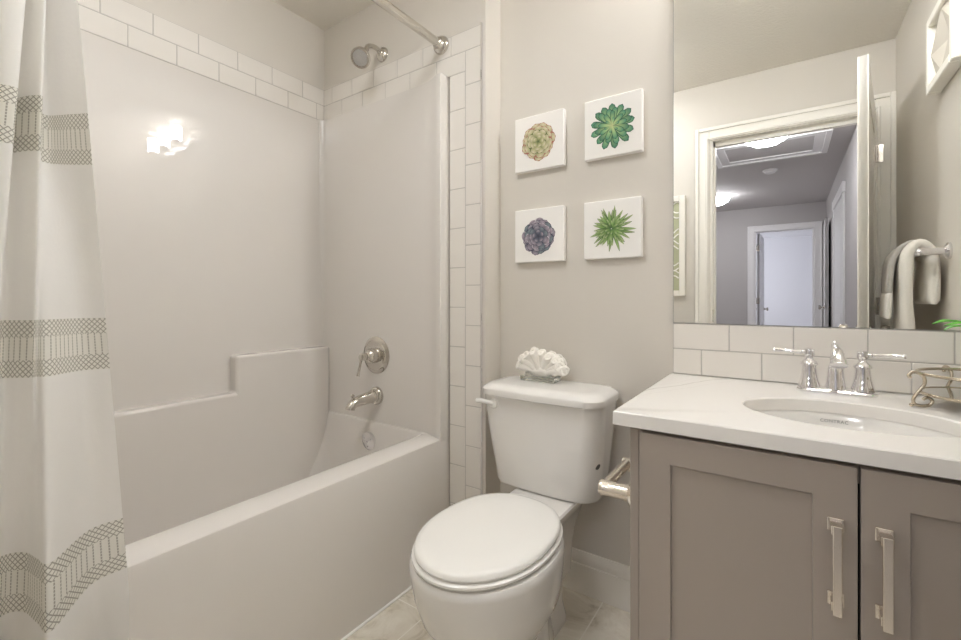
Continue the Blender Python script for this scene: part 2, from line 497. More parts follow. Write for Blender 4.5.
tile_run(b, YW, 'x', -1.031, -.957, .0, ZT1, [1.869 - .1555 * k for k in range(13)], -1, vertical=True)
tile_run(b, YW, 'x', -1.109, -1.031, .0, ZT0, [1.783 - .1555 * k for k in range(13)], -1, vertical=True)
tl = b.build('tile_band', 'tile', W_wet)
b = MB()
b.box(XL, -.957, YW - .0065, YW, ZT0, ZT2); b.box(-1.109, -.957, YW - .0065, YW, 0, ZT0)
b.build('grout', 'grout', tl, smooth=0)
b = MB(); b.box(-.957, -.951, YW - .011, YW, 0, ZT2 + .004, .001, 1)
b.build('edge_strip', 'chrome', tl)['label'] = 'metal edge strip'

bs = thing('tile_backsplash', 'two rows of white subway tile between countertop and mirror', 'backsplash', (.08, YB, .805))
BX0, BX1 = -.296, XR - .001
b = MB()
tile_run(b, YB, 'x', BX0, BX1, .8835, .9615, [-.1407 + .1555 * k for k in range(5)], -1)
tile_run(b, YB, 'x', BX0, BX1, .8055, .8835, [-.2148 + .1555 * k for k in range(5)], -1)
b.build('tiles', 'tile', bs)
b = MB(); b.box(BX0, BX1, YB - .0065, YB, .8055, .9615); b.build('grout', 'grout', bs, smooth=0)

# ---------------------------------------------------------------- bathtub and surround (one moulded unit)
XA = -1.113       # apron plane
tub = thing('bathtub', 'long glossy white alcove bathtub with moulded surround walls behind curtain', 'bathtub', (-1.5, .64, 0))
def ring(x0, x1, y0, y1, r, z, n=8): return [(x, y, z) for x, y in rrect(x0, x1, y0, y1, r, n)]
TX0, TY0, TY1, TZ = XL + .002, YD + .002, YW - .001, .490
b = MB()
b.loft([ring(TX0, XA, TY0, TY1, .003, 0), ring(TX0, XA, TY0, TY1, .003, TZ - .014), ring(TX0, XA - .004, TY0, TY1, .003, TZ - .004), ring(TX0, XA - .014, TY0, TY1, .003, TZ),
        ring(TX0 + .040, -1.212, TY0 + .07, 1.371, .022, TZ), ring(TX0 + .042, -1.221, TY0 + .078, 1.367, .026, TZ - .003), ring(TX0 + .044, -1.228, TY0 + .085, 1.364, .032, TZ - .012),
        ring(TX0 + .05, -1.245, TY0 + .12, 1.347, .06, .36), ring(TX0 + .06, -1.275, TY0 + .19, 1.318, .12, .20), ring(TX0 + .10, -1.305, TY0 + .24, 1.29, .13, .135), ring(TX0 + .19, -1.36, TY0 + .30, 1.24, .12, .115)],
       cap0=False)
b.build('tub_shell', 'fibreglass', tub)
b = MB(); b.tube([(XA + .001, TY0, .003), (XA + .001, TY1 - .003, .003)], .005, 8); b.build('caulk_line', 'seatplastic', tub)
# long back panel: flat upper wall with the stepped ledge
b = MB()
b.prism([(TX0, TZ - .006), (-1.888, TZ - .006), (-1.906, 1.922), (TX0, 1.922)], 'y', TY0, TY1)
prof = [(TY0 + .001, .15), (1.3745, .15), (1.3745, .806), (.925, .806), (.925, .655), (TY0 + .001, .655)]
b.prism(prof, 'x', TX0 + .001, -1.842, .012, 4)
b.build('back_panel', 'fibreglass', tub)
# end panels, curving forward to their open edge
def end_panel(mb, yw, s):
    f = lambda d: yw - s * d
    pts = [(TX0, f(.0)), (XA, f(.0)), (XA, f(.054)), (XA - .003, f(.057)), (XA - .018, f(.056)), (XA - .032, f(.051)), (XA - .055, f(.040)), (XA - .085, f(.030)), (XA - .12, f(.025)), (XA - .2, f(.0235)),
           (-1.876, f(.022)), (-1.886, f(.024)), (-1.895, f(.031)), (-1.899, f(.042)), (TX0, f(.042))]
    mb.prism(pts, 'z', TZ - .008, 1.922)
b = MB(); end_panel(b, TY1, 1); b.build('end_panel', 'fibreglass', tub)
b = MB(); end_panel(b, TY0, -1); b.build('end_panel', 'fibreglass', tub)
b = MB(); b.lathe([(.0, .013), (.010, .013), (.014, .011), (.034, .010), (.040, .006), (.040, -.006)][::-1], (-1.535, 1.351, .405), (0, -1, -.08), 32)
b.lathe([(.0, .018), (.005, .018), (.006, .01)], (-1.535, 1.351, .405), (0, -1, -.08), 12)
for k in range(3): b.lathe([(0, .0145), (.003, .0145), (.003, .010)], (-1.535 + .024 * math.cos(k * 2.1 + .5), 1.351, .405 + .024 * math.sin(k * 2.1 + .5)), (0, -1, -.08), 8)
b.build('overflow_plate', 'chrome', tub)['label'] = 'round chrome overflow plate'

# shower fittings
YP = TY1 - .0225
sv = thing('shower_valve', 'round chrome shower valve with small lever handle on tub end wall', 'shower valve', (-1.513, YP, .787))
c = (-1.513, YP, .787)
b = MB(); b.lathe([(.0, -.001), (.083, -.001), (.083, .003), (.078, .007), (.070, .008), (.066, .012), (.03, .014), (0, .014)], c, (0, -1, 0), 40); b.build('escutcheon', 'nickel', sv)
b = MB(); b.lathe([(.034, .012), (.034, .024), (.032, .028), (.032, .038), (.028, .048), (.020, .056), (.014, .060), (.014, .075), (.017, .078), (.017, .088), (.012, .092), (0, .093)], c, (0, -1, 0), 28)
b.build('valve_body', 'nickel', sv)
b = MB(); hx = (c[0] - .004, YP - .083, c[2] - .008)
b.tube([hx, (hx[0] - .004, hx[1] - .004, hx[2] - .03), (hx[0] - .006, hx[1] - .01, hx[2] - .06), (hx[0] - .006, hx[1] - .014, hx[2] - .075)], [.006, .005, .006, .0075], 12)
b.build('lever_handle', 'nickel', sv)
ts = thing('tub_spout', 'chrome tub spout with diverter knob below the round valve', 'tub spout', (-1.508, YP, .607))
c = Vector((-1.508, YP, .607))
b = MB(); b.lathe([(0, 0), (.040, 0), (.040, .010), (.036, .016), (.030, .018), (.030, .03), (.026, .036), (0, .036)], c, (0, -1, 0), 32); b.build('flange', 'nickel', ts)
b = MB()
pth = [c + Vector((0, -.03, 0)), c + Vector((0, -.075, -.003)), c + Vector((0, -.115, -.007)), c + Vector((0, -.136, -.013)), c + Vector((0, -.147, -.024)), c + Vector((0, -.150, -.034))]
b.tube(catmull(pth, 5), [.027 - .007 * min(1, i / 15) for i in range(26)], 20); b.build('spout', 'nickel', ts)
b = MB(); b.lathe([(.004, 0), (.004, .012), (.008, .014), (.009, .02), (.005, .024), (0, .025)], c + Vector((0, -.138, .004)), (0, 0, 1), 14); b.build('diverter_knob', 'nickel', ts)

sh = thing('shower_sprayer', 'round chrome shower head on short curved arm above tile border', 'shower head', (-1.497, YW, 2.136))
c = Vector((-1.497, YW, 2.136))
b = MB(); b.lathe([(0, 0), (.033, 0), (.032, .006), (.024, .014), (.014, .018), (0, .018)], c, (0, -1, 0), 28); b.build('flange', 'nickel', sh)
arm = catmull([c + Vector((0, -.005, 0)), c + Vector((0, -.045, .012)), c + Vector((.0, -.088, -.004)), c + Vector((.010, -.114, -.058))], 6)
b = MB(); b.tube(arm, .0105, 14); b.build('shower_arm', 'nickel', sh)
ax = Vector((.28, -.72, -.60)).normalized()
hc = arm[-1]
b = MB(); b.lathe([(0, -.012), (.013, -.010), (.014, .004), (.016, .010), (.026, .024), (.036, .034), (.042, .040), (.042, .050), (.040, .053), (.034, .0525), (.033, .050), (0, .050)], hc, ax, 36); b.build('head', 'nickel', sh)
b = MB(); b.lathe([(0, .0505), (.0325, .0505), (.031, .053), (.012, .0545), (.011, .0565), (0, .0565)], hc, ax, 36)
u = ax.orthogonal().normalized(); v_ = ax.cross(u)
for rr, n in ((.018, 10), (.026, 16)):
    for k in range(n):
        a = 2 * PI * k / n
        b.lathe([(.0020, .052), (.0014, .0570), (0, .0572)], hc + (u * math.cos(a) + v_ * math.sin(a)) * rr, ax, 6)
M['nozzle'] = mat('grey_spray_face', (.40, .385, .365), .35, 0)
b.build('spray_face', 'nozzle', sh)['label'] = 'grey spray face with nozzles'

# ---------------------------------------------------------------- shower rod and curtain
RX, RZ = -1.1475, 2.060
RR = .0162
rod = thing('shower_rod', 'brushed nickel shower rod spanning the tub opening near the ceiling', 'curtain rod', (RX, YW, RZ))
b = MB(); b.tube([(RX, YD, RZ), (RX, YW - .004, RZ)], RR, 18); b.build('rod', 'nickel', rod)
for y, s in ((YW - .008, -1), (YD, 1)):
    b = MB(); b.lathe([(0, 0), (.036, 0), (.037, .006), (.034, .014), (.026, .022), (.022, .024), (.022, .032), (.019, .036), (RR, .037)], (RX, y, RZ), (0, s, 0), 30)
    b.build('flange', 'nickel', rod)

def curtain():
    hi = [(-1.129, .285), (-1.165, .262), (-1.198, .236), (-1.168, .217), (-1.103, .211), (-1.118, .196), (-1.16, .181), (-1.13, .172), (-1.093, .176), (-1.10, .15), (-1.15, .12), (-1.09, .08), (-1.16, .04), (-1.1, .0), (-1.15, -.05), (-1.13, -.10)]
    lo = [(-1.097, .331), (-1.09, .275), (-1.00, .203), (-1.04, .193), (-1.085, .187), (-1.105, .172), (-1.10, .155), (-1.07, .14), (-1.04, .12), (-1.06, .10), (-1.10, .07), (-1.03, .04), (-1.1, .0), (-1.04, -.04), (-1.1, -.08), (-1.07, -.11)]
    H = catmull([(a, c, 0) for a, c in hi], 8); Lw = catmull([(a, c, 0) for a, c in lo], 8)
    L = [0]
    for i in range(1, len(H)): L.append(L[-1] + .5 * ((H[i] - H[i - 1]).length + (Lw[i] - Lw[i - 1]).length))
    nz = 80; z0, z1 = .17, 2.035
    me = bpy.data.meshes.new('shower_curtain'); bm = bmesh.new(); uvl = bm.loops.layers.uv.new('UVMap')
    G_ = []
    for k in range(nz + 1):
        z = z0 + (z1 - z0) * k / nz
        t = max(-.12, min(1.5, (z - .55) / .8))
        row = []
        for i in range(len(H)):
            p = Lw[i].lerp(H[i], t)
            x = p.x + .004 * noise.noise(Vector((L[i] * 9, z * 2.2, 3)))
            if z < .53: x = max(x, -1.109)
            row.append(bm.verts.new((x, p.y, z)))
        G_.append(row)
    for k in range(nz):
        for i in range(len(H) - 1):
            fc = bm.faces.new((G_[k][i], G_[k][i + 1], G_[k + 1][i + 1], G_[k + 1][i])); fc.smooth = True
            for lp, (ii, kk) in zip(fc.loops, ((i, k), (i + 1, k), (i + 1, k + 1), (i, k + 1))):
                lp[uvl].uv = (L[ii], z0 + (z1 - z0) * kk / nz)
    org = Vector((-1.1, .1, z0))
    bm.transform(Matrix.Translation(-org))
    bm.to_mesh(me); bm.free(); me.materials.append(M['curtain'])
    o = bpy.data.objects.new('shower_curtain', me); COL.objects.link(o); o.location = org
    tag(o, 'white linen shower curtain with grey stitched lattice bands beside tub', 'shower curtain')
    for k in range(6):                                          # hooks over the rod
        y = .235 - k * .06
        b = MB(); b.tube([(RX + .019 * math.cos(a), y, RZ - .006 + .024 * math.sin(a)) for a in [2 * PI * q / 18 for q in range(18)]], .002, 8, closed=True)
        b.build('curtain_ring', 'nickel', o)
curtain()

# ---------------------------------------------------------------- toilet
TXc = -.652
TKc = -.670        # tank centre
wc = thing('toilet', 'white two-piece toilet with closed lid between tub and vanity', 'toilet', (TXc, 1.15, 0))
def egg(a, yf, yb, yc, z, n=48, ex=2.0, exb=2.0, xc=TXc):
    pts = []
    for i in range(n):
        t = 2 * PI * i / n
        cx, sy = math.cos(t), math.sin(t)
        e = exb if sy > 0 else ex
        X = a * math.copysign(abs(cx) ** (2 / e), cx); Y = (yb - yc if sy > 0 else yc - yf) * math.copysign(abs(sy) ** (2 / e), sy)
        pts.append((xc + X, yc + Y, z))
    return pts
b = MB()
b.loft([egg(.112, .878, 1.30, 1.02, 0), egg(.112, .876, 1.30, 1.02, .02), egg(.104, .882, 1.29, 1.01, .06), egg(.103, .880, 1.28, 1.0, .12), egg(.118, .855, 1.27, 1.0, .165),
        egg(.143, .820, 1.26, .995, .205), egg(.168, .786, 1.25, .99, .25), egg(.179, .768, 1.24, .99, .30), egg(.184, .758, 1.235, .987, .345), egg(.186, .753, 1.235, .985, .375), egg(.185, .754, 1.235, .985, .388), egg(.180, .759, 1.23, .985, .395)])
# deck that carries the tank
b.loft([[(x, y, z) for x, y in rrect(TXc - w_, TXc + w_, y0, 1.44, .03, 6)] for w_, y0, z in ((.048, 1.16, .12), (.054, 1.16, .22), (.070, 1.16, .30), (.092, 1.16, .355), (.104, 1.15, .378), (.106, 1.15, .392), (.101, 1.156, .398))])
b.loft([[(x, y, z) for x, y in rrect(TXc - w_, TXc + w_, 1.1, 1.36, .03, 6)] for w_, z in ((.066, 0), (.066, .02), (.054, .06), (.05, .2))])
for s in (-1, 1):        # trapway bulges on the pedestal sides
    b.loft([[(TXc + s * (.078 + a_ * math.cos(q * PI / 12)), 1.085 + yo + bb * math.sin(q * PI / 12), z) for q in range(24)] for a_, bb, yo, z in ((.054, .075, 0, 0), (.052, .072, 0, .03), (.044, .055, .0, .10), (.040, .048, .0, .16), (.030, .036, .0, .205), (.012, .016, .0, .225))])
b.build('bowl', 'porcelain', wc)
for s in (-1, 1):
    b = MB(); b.ball((TXc + s * .122, 1.06, .030), (.014, .014, .016), 2); b.build('bolt_cap', 'seatplastic', wc)
LY0, LY1, LYC = .760, 1.212, .985
def seat_ring(d, z): return egg(.168 - d, LY0 + d, LY1 - d, LYC, z, 56, 2.0, 2.35)
b = MB(); b.loft([seat_ring(.006, .397), seat_ring(-.002, .399), seat_ring(-.006, .404), seat_ring(-.006, .409), seat_ring(-.001, .4125)]); b.build('seat', 'seatplastic', wc)
b = MB(); b.loft([seat_ring(.008, .4145), seat_ring(.001, .416), seat_ring(-.001, .421), seat_ring(.001, .427), seat_ring(.006, .431), seat_ring(.018, .4335), seat_ring(.07, .4355)])
b.build('seat_lid', 'seatplastic', wc)
for s in (-1, 1):
    b = MB(); b.box(TXc + s * .045 - .018, TXc + s * .045 + .018, 1.196, 1.228, .397, .416, .006, 3); b.build('hinge', 'seatplastic', wc)
def densify(r, per=9):
    """split the four straight sides so that they can bow"""
    out = []
    for i in range(len(r)):
        p, q = Vector(r[i]), Vector(r[(i + 1) % len(r)])
        k = 10 if i % per == per - 1 else 1
        for j in range(k): out.append(tuple(p.lerp(q, j / k)))
    return out
def tr(w_, yf, yb, r, z, bow=.014, dx=0):
    base = densify([(x, y, z) for x, y in rrect(-w_, w_, yf, yb, r, 8)])
    return [(TKc + dx + x, y - (bow * (1 - (x / w_) ** 2) if y < (yf + yb) / 2 else 0), z) for x, y, _ in base]
b = MB()
b.loft([tr(.166, 1.325, 1.455, .05, .399), tr(.182, 1.315, 1.462, .055, .404), tr(.188, 1.312, 1.466, .058, .414), tr(.193, 1.309, 1.470, .058, .46), tr(.205, 1.300, 1.478, .056, .56, dx=-.003), tr(.215, 1.293, 1.484, .054, .66, dx=-.005), tr(.219, 1.290, 1.488, .052, .709, dx=-.006)])
b.build('tank', 'porcelain', wc)
b = MB()
b.loft([tr(.208, 1.280, 1.494, .055, .708), tr(.219, 1.270, 1.498, .055, .712), tr(.220, 1.269, 1.498, .055, .730), tr(.217, 1.272, 1.497, .055, .735), tr(.203, 1.285, 1.490, .05, .744), tr(.194, 1.296, 1.482, .045, .747), tr(.17, 1.315, 1.47, .04, .7485)])
b.build('tank_lid', 'porcelain', wc)
b = MB()
fx = TKc - .160; fy = 1.291
b.lathe([(0, 0), (.019, 0), (.0185, .008), (.015, .014), (.0, .016)], (fx, fy, .681), (0, -1, 0), 22)
b.tube(catmull([(fx, fy - .012, .681), (fx - .02, fy - .016, .684), (fx - .045, fy - .018, .686), (fx - .062, fy - .018, .684)], 5), [.008] * 8 + [.0085] * 8, 12)
b.build('flush_lever', 'seatplastic', wc)
b = MB()
bx, bz = TKc + .1910, .522
T = Matrix.Translation((bx, 1.3312, bz)) @ Matrix.Rotation(math.radians(60), 4, 'Z') @ Matrix.Rotation(math.radians(-45), 4, 'Y')
b.lathe([(0, -.002), (.011, -.002), (.010, .002), (0, .0025)], (0, 0, 0), (0, -1, 0), 20)
for v in b.bm.verts: v.co.x *= .95; v.co.z *= .55
b.bm.transform(T); b.build('maker_badge', 'badge', wc)['label'] = 'small dark oval badge on the tank'

# coral on glass base
co = thing('coral_ornament', 'white coral ornament on glass block standing on toilet tank lid', 'ornament', (-.715, 1.415, .7487))
b = MB(); b.box(-.785, -.655, 1.388, 1.45, .7492, .7672, .0015, 1); b.build('glass_base', 'glass', co)['label'] = 'clear green glass base'
b = MB()
C0 = Vector((-.715, 1.42, .772))
def lob(d): return 1 + .22 * noise.noise(d * 3.1 + Vector((random.random() * .01, 0, 0)))
b.ball((-.715, 1.42, .784), (.042, .024, .022), 3, fn=lob)
rnd = random.Random(5)
for k in range(17):
    a = PI * (.02 + .96 * (k % 9 + .5 * (k // 9)) / 8.7)
    yo = (-.018 if k < 9 else .014) + rnd.uniform(-.008, .008)
    d = Vector((math.cos(a) * 1.0, 0, math.sin(a) * .86 + .12))
    tip = C0 + Vector((d.x * .088 * rnd.uniform(.86, 1.05), yo, d.z * .076 * rnd.uniform(.85, 1.03)))
    tip.z = max(tip.z, .794)
    r0 = rnd.uniform(.014, .019)
    mid = C0.lerp(tip, .5) + Vector((0, yo * .3, .004))
    b.tube(catmull([C0 + Vector((d.x * .02, 0, 0)), mid, tip], 4), [.014 - .004 * i / 8 + .008 * max(0, i - 4) / 4 for i in range(9)], 10)
    sd = rnd.random() * 50
    nrm = Vector((d.x * .6, -.75 if k < 9 else .5, d.z * .5)).normalized()
    b.ball(tip, r0, 3, fn=lambda q, sd=sd: 1 + .35 * noise.noise(q * 2.6 + Vector((sd, 0, 0))))
    u = nrm.orthogonal().normalized(); v_ = nrm.cross(u)
    b.tube([tip + nrm * r0 * .75 + (u * math.cos(q) * (1 + .25 * math.sin(3 * q + sd)) + v_ * math.sin(q) * .8) * r0 * .72 for q in [2 * PI * i / 20 for i in range(20)]], .0048, 8, closed=True)
for k in range(16):
    a = PI * rnd.uniform(.05, .95); R = rnd.uniform(.5, .9)
    tip = C0 + Vector((math.cos(a) * .08 * R, rnd.uniform(-.028, .022), max(.008, math.sin(a) * .072 * R)))
    sd = rnd.random() * 50
    b.ball(tip, rnd.uniform(.008, .013), 2, fn=lambda q, sd=sd: 1 + .35 * noise.noise(q * 2.6 + Vector((sd, 0, 0))))
b.build('coral', 'coral', co, smooth=180)

# ---------------------------------------------------------------- four succulent pictures
def petal(bm, cl, cx, cz, ang, r0, r1, wd, y, cin, cmid, ctip, edge=None, tipw=.0, bend=0, n=9, wpos=.6):
    """flat printed petal seen face-on; grows from r0 to r1 along ang; drawn on plane y"""
    def colr(t):
        a, c, k = (cin, cmid, t / .55) if t < .55 else (cmid, ctip, (t - .55) / .45)
        return [a[i] + (c[i] - a[i]) * min(1, k) for i in range(3)]
    ca, sa = math.cos(ang), math.sin(ang)
    def P(t, w, yy):
        r = r0 + (r1 - r0) * t
        w2 = w + bend * t * t
        return (cx + r * ca - w2 * sa, yy, cz + r * sa + w2 * ca)
    def width(t): return wd * (math.sin(PI * min(1, t / (2 * wpos))) if t < wpos else math.cos(PI / 2 * ((t - wpos) / (1 - wpos)) ** 1.5)) ** .8 + .0004
    for off, grow, cc in ((0, 1.0, None),) if edge is None else ((0, 1.0, edge), (.00025, .76, None)):
        prev = None
        for i in range(n + 1):
            t = i / n
            tt = t * (1 if grow == 1 else .94) 
            w = width(tt) * grow
            c = cc or colr(t)
            cm = [min(1, x * 1.10) for x in c] if cc is None else cc
            ce = [x * .82 for x in c] if cc is None else cc
            row = [(bm.verts.new(P(tt, -w, y - off)), ce), (bm.verts.new(P(tt, 0, y - off)), cm), (bm.verts.new(P(tt, w, y - off)), ce)]
            if prev:
                for q in range(2):
                    f = bm.faces.new((prev[q][0], prev[q + 1][0], row[q + 1][0], row[q][0]))
                    for lp, (vv, c4) in zip(f.loops, (prev[q], prev[q + 1], row[q + 1], row[q])): lp[cl] = (*c4, 1)
            prev = row

def picture(x0, x1, z0, z1, label, draw):
    t = thing('succulent_picture', label, 'picture', ((x0 + x1) / 2, YB, z0), 'four square succulent pictures on the wall')
    b = MB(); b.box(x0, x1, YB - .025, YB - .0005, z0, z1, .003, 3); b.build('canvas', 'canvas', t)
    bm = bmesh.new(); cl = bm.loops.layers.float_color.new('Ink')
    draw(bm, cl, (x0 + x1) / 2, (z0 + z1) / 2, YB - .0255)
    bmesh.ops.recalc_face_normals(bm, faces=bm.faces[:])
    me = bpy.data.meshes.new('print'); bm.transform(Matrix.Translation(-Vector(t.location))); bm.to_mesh(me); bm.free(); me.materials.append(M['print'])
    o = bpy.data.objects.new('print', me); COL.objects.link(o); o.parent = t
    return t
R_ = random.Random(11)
def rosette_cream(bm, cl, cx, cz, y):      # cream-green rosette with red leaf rims
    lay = 0
    for n, r0, r1, wd, ph in ((11, .02, .070, .021, .1), (10, .015, .060, .021, .4), (8, .008, .047, .018, .2), (6, .004, .034, .015, .5), (5, .0, .022, .010, .1)):
        for k in range(n):
            a = 2 * PI * k / n + ph + R_.uniform(-.08, .08)
            lay += 1
            petal(bm, cl, cx, cz, a, r0, r1 * R_.uniform(.94, 1.05), wd, y - lay * .00003, (.05, .09, .02), (.36, .37, .17), (.64, .57, .40), edge=(.36, .12, .09) if n > 9 else (.10, .13, .03), wpos=.68)
def rosette_green(bm, cl, cx, cz, y):      # green spoon-leaf rosette
    lay = 0
    for n, r0, r1, wd, ph in ((13, .01, .078, .0115, .05), (12, .006, .064, .0105, .28), (9, .002, .048, .0085, .1), (6, 0, .028, .005, .3)):
        for k in range(n):
            a = 2 * PI * k / n + ph + R_.uniform(-.08, .08)
            lay += 1
            f = R_.uniform(.8, 1.15)
            petal(bm, cl, cx, cz, a, r0, r1 * R_.uniform(.92, 1.06), wd, y - lay * .00003, (.55 * f, .58 * f, .27 * f), (.27 * f, .44 * f, .20 * f), (.06 * f, .22 * f, .14 * f), edge=(.02, .10, .06), wpos=.74)
def rosette_blue(bm, cl, cx, cz, y):       # blue-grey and mauve rosette
    lay = 0
    cz -= .004
    for n, r0, r1, wd, ph in ((13, .03, .069, .018, .1), (12, .015, .062, .019, .3), (10, .008, .051, .017, .0), (8, .004, .038, .015, .2), (5, 0, .024, .010, .4)):
        for k in range(n):
            a = 2 * PI * k / n + ph + R_.uniform(-.1, .1)
            lay += 1
            m = R_.random()
            tip = (.31 + .08 * m, .31, .36) if m > .4 else (.19, .24, .26)
            petal(bm, cl, cx, cz - .0, a, r0, r1 * R_.uniform(.92, 1.05), wd, y - lay * .00003, (.03, .035, .06), (.10, .11, .15), tip, edge=(.05, .05, .09) if m < .75 else (.52, .49, .54), wpos=.66)
def spiky(bm, cl, cx, cz, y):              # spiky bright green air plant
    lay = 0
    for n, r1, wd in ((26, .078, .0048), (22, .062, .0055), (16, .044, .0055), (9, .026, .005)):
        for k in range(n):
            a = 2 * PI * k / n + R_.uniform(-.14, .14)
            lay += 1
            f = R_.uniform(.65, 1.25)
            petal(bm, cl, cx, cz, a, .002, r1 * R_.uniform(.72, 1.06), wd, y - lay * .00003, (.06 * f, .14 * f, .04), (.17 * f, .30 * f, .08 * f), (.42, .50, .26), edge=(.05, .13, .03) if k % 2 else None, bend=R_.uniform(-.008, .008), wpos=.3)
picture(-.860, -.659, 1.520, 1.724, 'square canvas with cream and red-edged succulent, upper left of four', rosette_cream)
picture(-.581, -.386, 1.520, 1.722, 'square canvas with green spoon-leaved succulent rosette, upper right of four', rosette_green)
picture(-.860, -.659, 1.176, 1.375, 'square canvas with blue grey and mauve succulent, lower left of four', rosette_blue)
picture(-.583, -.388, 1.176, 1.373, 'square canvas with spiky bright green plant, lower right of four', spiky)

# ---------------------------------------------------------------- vanity
CX0, CY0, CZ = -.274, .957, .774
van = thing('vanity_cabinet', 'taupe vanity cabinet with two shaker doors under the white countertop', 'vanity', (.1, 1.2, 0))
b = MB()
b.box(CX0, CX0 + .018, CY0, YB - .001, 0, CZ, .001, 1); b.box(XR - .02, XR - .002, CY0, YB - .001, 0, CZ)
b.box(CX0 + .018, XR - .02, CY0 + .02, YB - .001, .09, .108); b.box(CX0 + .018, XR - .02, CY0 + .3, CY0 + .31, .108, .56)
b.box(CX0 + .018, XR - .02, CY0, CY0 + .018, .735, CZ); b.box(CX0 + .018, CX0 + .028, CY0, CY0 + .018, .09, .735)
b.build('body', 'cabinet', van)
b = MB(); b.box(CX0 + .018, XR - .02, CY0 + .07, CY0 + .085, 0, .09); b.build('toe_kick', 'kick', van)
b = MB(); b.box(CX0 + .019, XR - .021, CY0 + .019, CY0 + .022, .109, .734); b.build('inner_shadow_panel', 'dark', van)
def vanity_door(x0, x1, hx):
    z0, z1, yf = .10, .766, .937
    st = .059
    b = MB()
    b.box(x0, x0 + st, yf, yf + .019, z0, z1, .0015, 2); b.box(x1 - st, x1, yf, yf + .019, z0, z1, .0015, 2)
    b.box(x0 + st - .002, x1 - st + .002, yf, yf + .019, z1 - .056, z1, .0015, 2); b.box(x0 + st - .002, x1 - st + .002, yf, yf + .019, z0, z0 + st, .0015, 2)
    d = b.build('door', 'cabinet', van)
    b = MB(); b.box(x0 + st - .004, x1 - st + .004, yf + .0075, yf + .016, z0 + st - .004, z1 - .052)
    b.build('door_panel', 'cabinet', d)
    b = MB()
    for z in (.668, .546):
        b.box(hx - .011, hx + .011, yf - .005, yf, z - .011, z + .011, .001, 1)
        b.box(hx - .0075, hx + .0075, yf - .030, yf - .004, z - .0075, z + .0075, .001, 1)
    # flared flat bar between the posts
    b.box(hx - .006, hx + .006, yf - .037, yf - .028, .535, .678, .001, 1)
    b.build('handle', 'satin', d, smooth=20)['label'] = 'polished nickel bar handle'
vanity_door(-.2485, .0942, .066)
vanity_door(.0978, .4405, .126)

# countertop with oval cut-out
SX, SY, SA, SB = .100, 1.172, .181, .134
KX0, KX1, KY0, KY1 = -.302, XR - .001, .929, YB - .001
Z0, Z1 = .7755, .804
angs = [2 * PI * i / 96 for i in range(96)]
for cx, cy in ((KX0, KY0), (KX1, KY0), (KX1, KY1), (KX0, KY1)): angs.append(math.atan2((cy - SY), (cx - SX)) % (2 * PI))
angs = sorted(angs)
def rect_pt(a, d, z):
    x0, x1, y0, y1 = KX0 + d, KX1 - d, KY0 + d, KY1 - d
    c, s = math.cos(a), math.sin(a)
    tx = ((x1 if c > 0 else x0) - SX) / c if abs(c) > 1e-9 else 1e9
    ty = ((y1 if s > 0 else y0) - SY) / s if abs(s) > 1e-9 else 1e9
    t = min(tx, ty)
    return (SX + c * t, SY + s * t, z)
def ell_pt(a, d, z):
    c, s = math.cos(a), math.sin(a)
    r = 1 / math.sqrt((c / (SA + d)) ** 2 + (s / (SB + d)) ** 2)
    return (SX + c * r, SY + s * r, z)
b = MB()
b.loft([[ell_pt(a, 0, Z0) for a in angs], [ell_pt(a, 0, Z1 - .003) for a in angs], [ell_pt(a, .003, Z1) for a in angs], [rect_pt(a, .002, Z1) for a in angs], [rect_pt(a, 0, Z1 - .002) for a in angs], [rect_pt(a, 0, Z0) for a in angs]], loop=True)
ct = tag(b.build('countertop', 'quartz', origin=(.082, 1.2, Z0)), 'white quartz countertop with one faint grey vein on the vanity', 'countertop')
# sink
sk = thing('sink', 'white oval undermount sink set into the quartz countertop', 'sink', (SX, SY, .64))
b = MB()
E = lambda d, z: [ell_pt(2 * PI * i / 72, d, z) for i in range(72)]
b.loft([E(.025, Z0 - .0005), E(.003, Z0 - .0005), E(.0005, Z0 - .004), E(-.004, .752), E(-.016, .715), E(-.04, .672), E(-.08, .648), E(-.114, .642),
        E(-.114, .632), E(-.075, .638), E(-.032, .662), E(-.006, .71), E(.006, .755), E(.025, .762)], cap0=False, cap1=False, loop=True)
b.box(SX - .03, SX + .03, SY - .022, SY + .022, .632, .638)
b.build('basin', 'porcelain', sk)
b = MB(); b.lathe([(.024, 0), (.024, .004), (.02, .005), (.018, .003), (0, .003)], (SX, SY, .640), (0, 0, 1), 24); b.build('drain', 'chrome', sk)
fc = bpy.data.curves.new('txt', 'FONT'); fc.body = 'CONTRAC'; fc.size = .0098; fc.align_x = 'CENTER'; fc.align_y = 'CENTER'; fc.space_character = 1.12; fc.extrude = .0002
to = bpy.data.objects.new('txt', fc); COL.objects.link(to)
dg = bpy.context.evaluated_depsgraph_get()
tm = bpy.data.meshes.new_from_object(to.evaluated_get(dg)); bpy.data.objects.remove(to)
bm = bmesh.new(); bm.from_mesh(tm)
bm.transform(Matrix.Translation((.089, 0, .7575)) @ Matrix.Rotation(PI / 2, 4, 'X'))
for v in bm.verts:
    d = -.0005 - .0035 * (Z0 - .004 - v.co.z) / (Z0 - .004 - .752)
    v.co.y += SY + (SB + d) * math.sqrt(max(0, 1 - ((v.co.x - SX) / (SA + d)) ** 2)) - .0012
bm.transform(Matrix.Translation(-sk.location)); bm.to_mesh(tm); bm.free()
tm.materials.clear(); tm.materials.append(M['ink']); tm.name = 'brand_lettering'
lt = bpy.data.objects.new('brand_lettering', tm); COL.objects.link(lt); lt.parent = sk; lt['label'] = 'small grey brand lettering'

